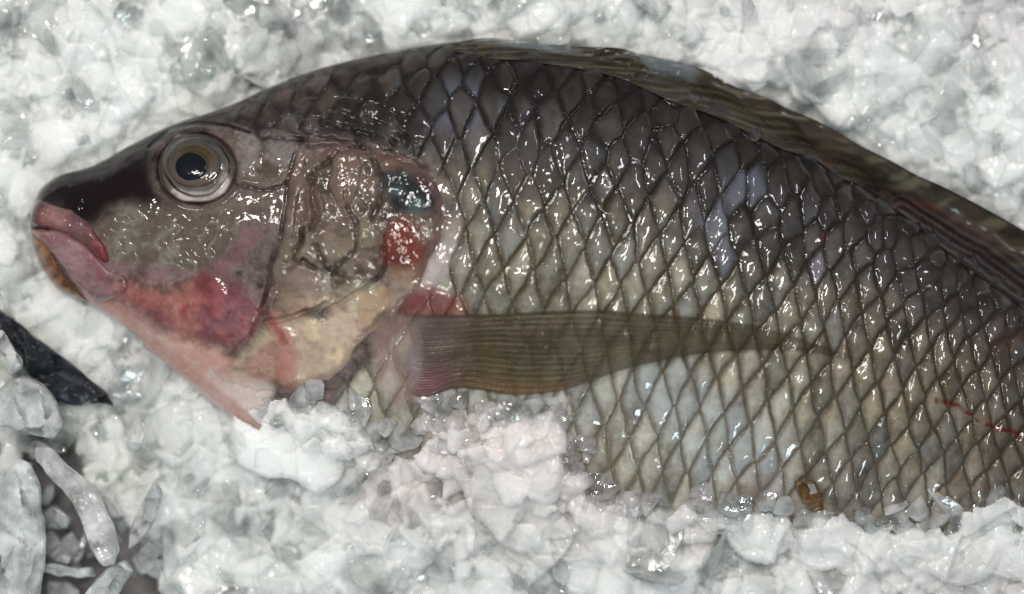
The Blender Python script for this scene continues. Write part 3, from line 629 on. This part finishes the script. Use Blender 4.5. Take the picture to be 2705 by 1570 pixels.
strip('pelvic_fin', [(380,880),(470,940),(550,1000),(620,1052),(676,1092),(716,1122)], [(376,912),(452,972),(536,1042),(600,1094),(652,1130),(712,1134)], 120, 24, pel_z, pel_c)
def tail_z(s, v, X, Y): return -150+6*np.cos(s*90)+0*v
def tail_c(s, v, X, Y): return np.concatenate([mixc(np.broadcast_to(col(70,60,50), s.shape+(3,)), col(104,92,80), .5+.5*np.cos(s*90)), np.ones(s.shape+(1,))], -1)
strip('tail_fin', [(3440,1230),(3445,1330),(3445,1430),(3440,1520),(3435,1605)], [(3820,1080),(3950,1250),(3960,1440),(3940,1620),(3800,1800)], 200, 30, tail_z, tail_c)

# ------------------------------------------------------------------ ice
OUT = np.vstack([crom(Dp, np.linspace(0, 11, 50)), np.array(FO), crom(Dp, np.linspace(22, 25, 20)), crom(Vp, np.linspace(25, 0, 120))])
COVER = np.array([(668,1180),(690,1110),(740,1048),(800,1036),(880,1040),(930,1050),(960,1080),(1050,1130),(1080,1170),(1110,1150),(1105,1090),(1130,1050),(1190,1044),(1300,1062),(1420,1050),(1480,1048),(1515,1110),(1545,1180),(1585,1240),(1612,1290),(1680,1284),(1780,1300),(1900,1310),(2000,1330),(2080,1300),(2120,1365),(2230,1330),(2300,1345),(2420,1345),(2520,1330),(2570,1352),(2630,1322),(2690,1338),(2780,1290),(3000,1400),(3600,1500),(3600,2300),(400,2300),(500,1180)], float)
HOLE = np.array([(60,1190),(180,1180),(240,1330),(330,1400),(420,1500),(440,1600),(60,1620),(100,1400)], float)
def cover(X, Y, m): return sdf(X+34*fbm(X, Y, 70, 3, 205), Y+34*fbm(X, Y, 70, 3, 206), COVER, m)
def bedz(X, Y):
    d = cover(X, Y, 300)
    z = -150+38*fbm(X, Y, 420, 3, 201)+22*fbm(X, Y, 120, 3, 202)
    z = z-50*ss(90, 0, np.abs(sdf(X, Y, OUT, 200)))*ss(1150, 900, Y)
    bz = bodyz(X, Y)
    pile = np.maximum(bz-10+30*ss(0, -150, d), -110)+18*fbm(X, Y, 100, 3, 203)
    m = ss(16, -70, d)*ss(-400, -300, bz)
    far = ss(0, 260, sdf(X, Y, OUT, 400))
    z = np.where(d < 60, z*(1-m)+np.maximum(pile, z)*m, z)
    bel = ss(260, 0, sdf(X, Y, OUT, 400))*ss(1150, 1300, Y+0.1*X)*ss(500, 700, X); z = z+70*bel*(1-m)
    # never above the fish where it lies bare
    bare = (sdf(X, Y, OUT, 100) < -6) & (d > 10)
    z = np.where(bare, np.minimum(z, bz-40), z)
    hd = sdf(X, Y, HOLE, 100); z = z-420*ss(30, -40, hd)
    return z
bx = np.concatenate([np.linspace(-1100, -120, 60, endpoint=False), np.linspace(-120, 2830, 800), np.linspace(2830, 4300, 80)[1:]])
by = np.concatenate([np.linspace(-1100, -120, 60, endpoint=False), np.linspace(-120, 1700, 500), np.linspace(1700, 2700, 60)[1:]])
BX, BY = np.meshgrid(bx, by)
BZ = bedz(BX, BY)
def icetint(X, Y):
    n = fbm(X, Y, 300, 3, 211); m = fbm(X, Y, 120, 3, 212)
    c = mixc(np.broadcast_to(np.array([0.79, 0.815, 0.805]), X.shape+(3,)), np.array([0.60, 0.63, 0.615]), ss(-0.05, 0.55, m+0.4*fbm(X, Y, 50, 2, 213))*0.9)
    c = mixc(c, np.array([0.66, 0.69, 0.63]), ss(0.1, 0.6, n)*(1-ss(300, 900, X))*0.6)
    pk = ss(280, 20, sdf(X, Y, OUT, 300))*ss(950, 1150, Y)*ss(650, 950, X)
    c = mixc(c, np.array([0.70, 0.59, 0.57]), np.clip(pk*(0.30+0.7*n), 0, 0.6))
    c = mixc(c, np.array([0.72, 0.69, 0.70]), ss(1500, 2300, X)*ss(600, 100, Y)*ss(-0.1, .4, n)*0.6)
    return c
BZ2 = BZ-14+5*fbm(BX, BY, 24, 2, 222)
def facets(X, Y, s_, tilt, seed):
    x = X/s_+0.35*vn(X/s_/2, Y/s_/2, seed+7); y = Y/s_+0.35*vn(X/s_/2+9, Y/s_/2, seed+8); xi = np.floor(x); yi = np.floor(y); best = np.full(X.shape, 9.0); out = np.zeros(X.shape)
    for i in (-1, 0, 1):
        for j in (-1, 0, 1):
            a = xi+i; b = yi+j; dx = x-a-hsh(a, b, seed); dy = y-b-hsh(a, b, seed+1); d = dx*dx+dy*dy
            hh = s_*tilt*((hsh(a, b, seed+2)-.5)*2*dx+(hsh(a, b, seed+3)-.5)*2*dy)+s_*0.12*hsh(a, b, seed+4)
            out = np.where(d < best, hh, out); best = np.minimum(best, d)
    return out
# overlapping melted flakes packed into the bed
fr = np.random.RandomState(5)
DO = sdf(BX, BY, OUT, 60); DC = cover(BX, BY, 60)
TN = np.ones(BX.shape)
def flakes(n, lo, hi, x0, x1, y0, y1):
    global BZ2
    for i in range(n):
        x, y = fr.uniform(x0, x1), fr.uniform(y0, y1); L = lo+(hi-lo)*fr.rand()**1.6
        if sdf(np.array([x]), np.array([y]), HOLE, 200)[0] < L*0.8: continue
        ci0, ci1 = np.searchsorted(bx, [x-L*1.3, x+L*1.3]); ri0, ri1 = np.searchsorted(by, [y-L*1.3, y+L*1.3])
        if ci1-ci0 < 3 or ri1-ri0 < 3: continue
        X = BX[ri0:ri1, ci0:ci1]-x; Y = BY[ri0:ri1, ci0:ci1]-y; z0 = BZ[(ri0+ri1)//2, (ci0+ci1)//2]
        k = fr.randint(4, 8); a = np.sort(fr.uniform(0, 6.283, k)); dd = L*fr.uniform(0.4, 1.0, k)
        e = L*1.05-np.hypot(X, Y)
        X2 = X+0.10*L*vn(X/L*2+i, Y/L*2, 3); Y2 = Y+0.10*L*vn(X/L*2+i, Y/L*2, 4)
        for q in range(k): e = np.minimum(e, dd[q]-X2*math.cos(a[q])-Y2*math.sin(a[q]))
        gx, gy = fr.normal(0, 0.22, 2)
        hgt = z0+fr.uniform(-8, 12)+np.clip(gx*X+gy*Y, -14, 14)+L*0.09*np.sqrt(np.clip(e/L*2, 0, 1))
        hgt = np.where(e > -3, hgt-8*ss(8, -3, e), -1e9)
        TN[ri0:ri1, ci0:ci1] = np.where(hgt > BZ2[ri0:ri1, ci0:ci1], fr.choice([0.84, 0.92, 0.98, 1.0, 1.04]), TN[ri0:ri1, ci0:ci1])
        BZ2[ri0:ri1, ci0:ci1] = np.maximum(BZ2[ri0:ri1, ci0:ci1], hgt)
flakes(350, 60, 120, -200, 2900, -200, 1800)
flakes(9000, 12, 52, -200, 2900, -200, 1800)
flakes(1200, 60, 160, -1100, 4300, -1100, 2700)
bare_ = (DO < -6) & (DC > 4)
BZ2 = np.where(bare_, np.minimum(BZ2, bodyz(BX, BY)-40), BZ2)+facets(BX, BY, 28, 0.20, 41)*0.8+facets(BX, BY, 70, 0.26, 43)+facets(BX, BY, 150, 0.09, 44)
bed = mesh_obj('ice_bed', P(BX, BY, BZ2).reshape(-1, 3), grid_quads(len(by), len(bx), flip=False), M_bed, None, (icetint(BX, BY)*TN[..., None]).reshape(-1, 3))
bed['kind'] = 'structure'
# tray under the ice, seen only in the gap at the lower left
tq = [(-1300, -1300), (4500, -1300), (4500, 2900), (-1300, 2900)]
tr = mesh_obj('tray_floor', P(np.array([p[0] for p in tq], float), np.array([p[1] for p in tq], float), np.full(4, -330.0)), [[0, 3, 2, 1]], M_tray); tr['kind'] = 'structure'

def ico(n):
    import bmesh
    bm = bmesh.new(); bmesh.ops.create_icosphere(bm, subdivisions=n, radius=1.0)
    v = np.array([x.co[:] for x in bm.verts]); f = np.array([[x.index for x in g.verts] for g in bm.faces]); bm.free(); return v, f
IV, IF = ico(4)
def chunk(v, r_, k=11, sharp=60):
    n = r_.normal(size=(k, 3)); n /= np.linalg.norm(n, axis=1)[:, None]
    d = r_.uniform(0.55, 1.0, k)
    q = np.clip(v@n.T, 1e-3, None)/d
    rr = 1/(np.sum(q**sharp, 1)**(1/sharp))
    return v*np.minimum(rr, 1.5)[:, None]
IVs, IFs = ico(3)
tmpl = [chunk(IVs, np.random.RandomState(300+i)) for i in range(40)]
def rot(a, b_, c):
    ca, sa, cb_, sb_, cc, sc = math.cos(a), math.sin(a), math.cos(b_), math.sin(b_), math.cos(c), math.sin(c)
    Rz = np.array([[ca, -sa, 0], [sa, ca, 0], [0, 0, 1]]); Rx = np.array([[1, 0, 0], [0, cb_, -sb_], [0, sb_, cb_]]); Ry = np.array([[cc, 0, sc], [0, 1, 0], [-sc, 0, cc]])
    return Rz@Rx@Ry
VV, FF, CC = [], [], []; nv0 = 0
cnt = 9500
cxs = rng.uniform(-900, 4100, cnt); cys = rng.uniform(-900, 2400, cnt)
inside = sdf(cxs, cys, OUT, 200); cov_ = cover(cxs, cys, 200); hol = sdf(cxs, cys, HOLE, 200)
cz = bedz(cxs, cys); ct_ = icetint(cxs, cys)
for i in range(cnt):
    L = rng.uniform(16, 62)*(1.0 if rng.rand() < 0.75 else 1.9); W = L*rng.uniform(0.4, 0.9); T = L*rng.uniform(0.08, 0.35)
    if hol[i] < 30: continue
    if inside[i] < 10: L = min(L, 40); W = min(W, 30); T = max(T, 0.35*L)
    if inside[i] < L*0.62 and cov_[i] > L*0.15: continue
    if inside[i] < -20: cz[i] = max(cz[i], float(bodyz(cxs[i:i+1], cys[i:i+1])[0])+0.5*T)
    if inside[i] < 60: T *= 0.7
    v = tmpl[rng.randint(40)]*np.array([L, W, T])@rot(rng.uniform(0, 6.28), rng.normal(0, 0.5 if inside[i] > 10 else 0.2), rng.normal(0, 0.5 if inside[i] > 10 else 0.2)).T
    z = v[:, 2]+cz[i]+rng.uniform(-0.75, 0.35)*T
    VV.append(P(cxs[i]+v[:, 0], cys[i]+v[:, 1], z)); FF.append(IFs+nv0); nv0 += len(v)
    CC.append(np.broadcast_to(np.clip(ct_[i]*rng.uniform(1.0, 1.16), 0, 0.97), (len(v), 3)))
ci = mesh_obj('crushed_ice', np.vstack(VV), np.vstack(FF)[:, ::-1], M_ice, None, np.vstack(CC), False); ci['kind'] = 'stuff'

# countable shards at the lower left
def slab(name, poly, z, thick, tilt, mat, label, cat='ice', group=None, tone=(0.86, 0.89, 0.89), rnd=0.5, seed=0):
    """a melted slab with the given outline: domed top and bottom, rounded rim"""
    pp_ = np.asarray(poly, float); p = np.vstack([pp_[i_]*(1-f)+pp_[(i_+1) % len(pp_)]*f for i_ in range(len(pp_)) for f in np.linspace(0, 1, 6, endpoint=False)])
    p = p+np.stack([fbm(p[:, 0], p[:, 1], 30, 2, seed+40), fbm(p[:, 0], p[:, 1], 30, 2, seed+41)], -1)*5; p = (np.roll(p, 1, 0)+2*p+np.roll(p, -1, 0))/4; c = p.mean(0); n = len(p); R = 26
    r = np.linspace(0, 1, R)[:, None]
    G = c+(p-c)[None]*r[..., None]; X, Y = G[..., 0], G[..., 1]
    prof_ = np.clip(1-r**(7/rnd), 0, 1)**0.5*np.ones((1, n))
    tz = tilt[0]*(X-c[0])+tilt[1]*(Y-c[1])
    zt = z+tz+thick/2*prof_+(5*fbm(X, Y, 60, 3, seed)+1.3*facets(X, Y, 70, 0.8, seed)+0.6*facets(X, Y, 26, 0.6, seed+3))*prof_; zb = z+tz-thick/2*prof_
    V_ = np.concatenate([P(X, Y, zt).reshape(-1, 3), P(X, Y, zb).reshape(-1, 3)]); 
    i, j = np.meshgrid(np.arange(R-1), np.arange(n), indexing='ij'); j2 = (j+1) % n
    q1 = np.stack([i*n+j, i*n+j2, (i+1)*n+j2, (i+1)*n+j], -1).reshape(-1, 4)
    q2 = q1[:, ::-1]+R*n; k = np.arange(n); k2 = (k+1) % n; b0 = (R-1)*n
    q3 = np.stack([b0+k, b0+k2, R*n+b0+k2, R*n+b0+k], -1)
    o = mesh_obj(name, V_, np.vstack([q1, q2, q3]), mat, None, np.broadcast_to(np.array(tone), (len(V_), 3)))
    tag(o, label, cat, group); return o
def c8(pts): return [(x/1.8525, 780+y/1.8525) for x, y in pts]
GS = 'loose ice shards at the lower left'
slab('ice_shard', [(-60,1300),(0,1270),(45,1208),(75,1225),(103,1262),(110,1345),(124,1417),(117,1490),(104,1590),(60,1660),(-60,1660)], -40, 70, (0.05, 0.1), M_clear, 'broad pale frosted ice slab in the bottom left corner', 'ice', GS, (0.80, 0.84, 0.85), 0.4, 1)
slab('ice_shard', c8([(175,745),(245,740),(330,830),(470,940),(540,1090),(590,1250),(560,1320),(505,1325),(440,1240),(400,1100),(340,990),(250,900),(180,810)]), -20, 50, (0.0, -0.05), M_clear, 'long slanting whitish ice splinter across the dark gap', 'ice', GS, (0.80, 0.79, 0.80), 0.5, 2)
slab('ice_shard', c8([(-30,470),(40,410),(130,395),(220,440),(285,530),(310,640),(270,700),(170,690),(60,650),(-30,640)]), -30, 70, (0.1, 0.0), M_clear, 'rounded translucent ice lump just below the dark strip', 'ice', GS, (0.70, 0.73, 0.73), 0.7, 3)
slab('ice_shard', c8([(-40,180),(20,170),(60,240),(110,310),(105,360),(45,390),(15,340),(-40,260)]), -10, 50, (0, 0), M_clear, 'small glassy ice piece lying on the blunt end of the dark strip', 'ice', GS, (0.80, 0.82, 0.82), 0.6, 4)
slab('ice_shard', c8([(195,1325),(260,1310),(360,1330),(455,1335),(465,1375),(380,1385),(270,1370),(200,1355)]), -90, 40, (0, 0), M_clear, 'narrow level ice sliver low in the dark gap', 'ice', GS, (0.74, 0.78, 0.78), 0.6, 5)
slab('ice_shard', c8([(400,1480),(470,1390),(540,1320),(610,1300),(660,1350),(610,1420),(560,1500),(480,1560),(400,1560)]), -50, 50, (0, 0), M_clear, 'bluish white ice piece at the foot of the long splinter', 'ice', GS, (0.76, 0.81, 0.82), 0.6, 6)
slab('ice_shard', c8([(625,1250),(640,1130),(690,1010),(760,900),(800,960),(770,1080),(720,1170)]), -60, 44, (0.1, 0), M_clear, 'grey wedge of ice right of the long splinter', 'ice', GS, (0.68, 0.68, 0.70), 0.6, 7)
slab('ice_shard', c8([(600,700),(640,620),(680,600),(710,680),(690,760),(630,770)]), -70, 36, (0, 0), M_clear, 'little upright pale ice chip beside the tip of the dark strip', 'ice', GS, (0.82, 0.82, 0.83), 0.7, 8)
slab('ice_shard', c8([(340,1310),(380,1230),(410,1160),(430,1200),(400,1290),(365,1330)]), -150, 30, (0, 0), M_clear, 'thin grey ice splinter deep inside the dark gap', 'ice', GS, (0.6, 0.6, 0.62), 0.7, 9)
more = [((262,1310),(310,1180),(360,1150),(395,1230),(330,1320)), ((205,1060),(270,1030),(350,1090),(330,1150),(230,1140)), ((470,1010),(540,960),(620,990),(610,1090),(540,1110)), ((640,1290),(720,1200),(790,1240),(760,1330),(690,1370)),
        ((230,1400),(330,1395),(390,1450),(340,1520),(240,1500)), ((120,750),(180,700),(250,720),(230,800),(160,810)), ((440,1130),(520,1120),(600,1200),(560,1230),(470,1190)), ((205,1180),(260,1150),(320,1240),(260,1300),(210,1260))]
lab = ['grey angular ice chip standing in the middle of the dark gap', 'pinkish grey ice chip bridging the top of the dark gap', 'faceted ice chunk right beside the upper half of the long splinter', 'pale ice chip at the lower right edge of the dark gap', 'squarish ice chip at the bottom of the dark gap', 'small ice chip wedged under the blunt top of the long splinter', 'flat grey ice chip tucked under the middle of the long splinter', 'dull grey ice chip against the broad corner slab']
for n_, (pl_, lb) in enumerate(zip(more, lab)):
    slab('ice_shard', c8(pl_), -150-14*(n_ % 3), 46, (0.12*math.sin(n_*2.1), 0.12*math.cos(n_*1.7)), M_clear, lb, 'ice', GS, (0.72+0.02*(n_ % 4), 0.73+0.02*(n_ % 4), 0.74+0.02*(n_ % 4)), 0.5, 20+n_)
gr_ = np.random.RandomState(77)
for q_ in range(16):
    x_, y_ = gr_.uniform(110, 400), gr_.uniform(1215, 1560); a0_ = gr_.uniform(0, 6.28); l_, w_ = gr_.uniform(16, 46), gr_.uniform(8, 20)
    pl_ = [(x_+l_*math.cos(t_)*math.cos(a0_)-w_*math.sin(t_)*math.sin(a0_), y_+l_*math.cos(t_)*math.sin(a0_)+w_*math.sin(t_)*math.cos(a0_)) for t_ in np.sort(gr_.uniform(0, 6.28, 6))]
    slab('ice_chip', pl_, -250+gr_.uniform(-40, 40), 26, (gr_.normal(0, .3), gr_.normal(0, .3)), M_clear, 'small grey ice chip lying in the dark gap under the shards', 'ice', 'small ice chips in the dark gap', (0.74, 0.75, 0.76), 0.5, 60+q_)
# brown slab standing in for a dark gap between belly and ice
slab('gap_patch', [(2098,1270),(2150,1266),(2166,1300),(2176,1346),(2140,1352),(2112,1316)], float(bodyz(np.array([2130.0]), np.array([1310.0]))[0])+22, 8, (0.05, -0.3), M_gap, 'small brown patch standing in for the dark gap between the belly and the ice edge', 'flake', None, (0.1, 0.06, 0.03), 0.5, 33)
# dark strip
STR = c8([(-60,60),(10,85),(60,112),(150,190),(250,260),(400,380),(520,470),(562,542),(480,528),(400,545),(280,520),(220,460),(120,370),(60,270),(-60,190)])
slab('plastic_strip', STR, -95, 22, (0.0, 0.0), M_strip, 'blackish pointed strip lying between ice pieces below the mouth', 'strip', None, (0.02, 0.02, 0.03), 0.3, 10)
print('verts', len(co))
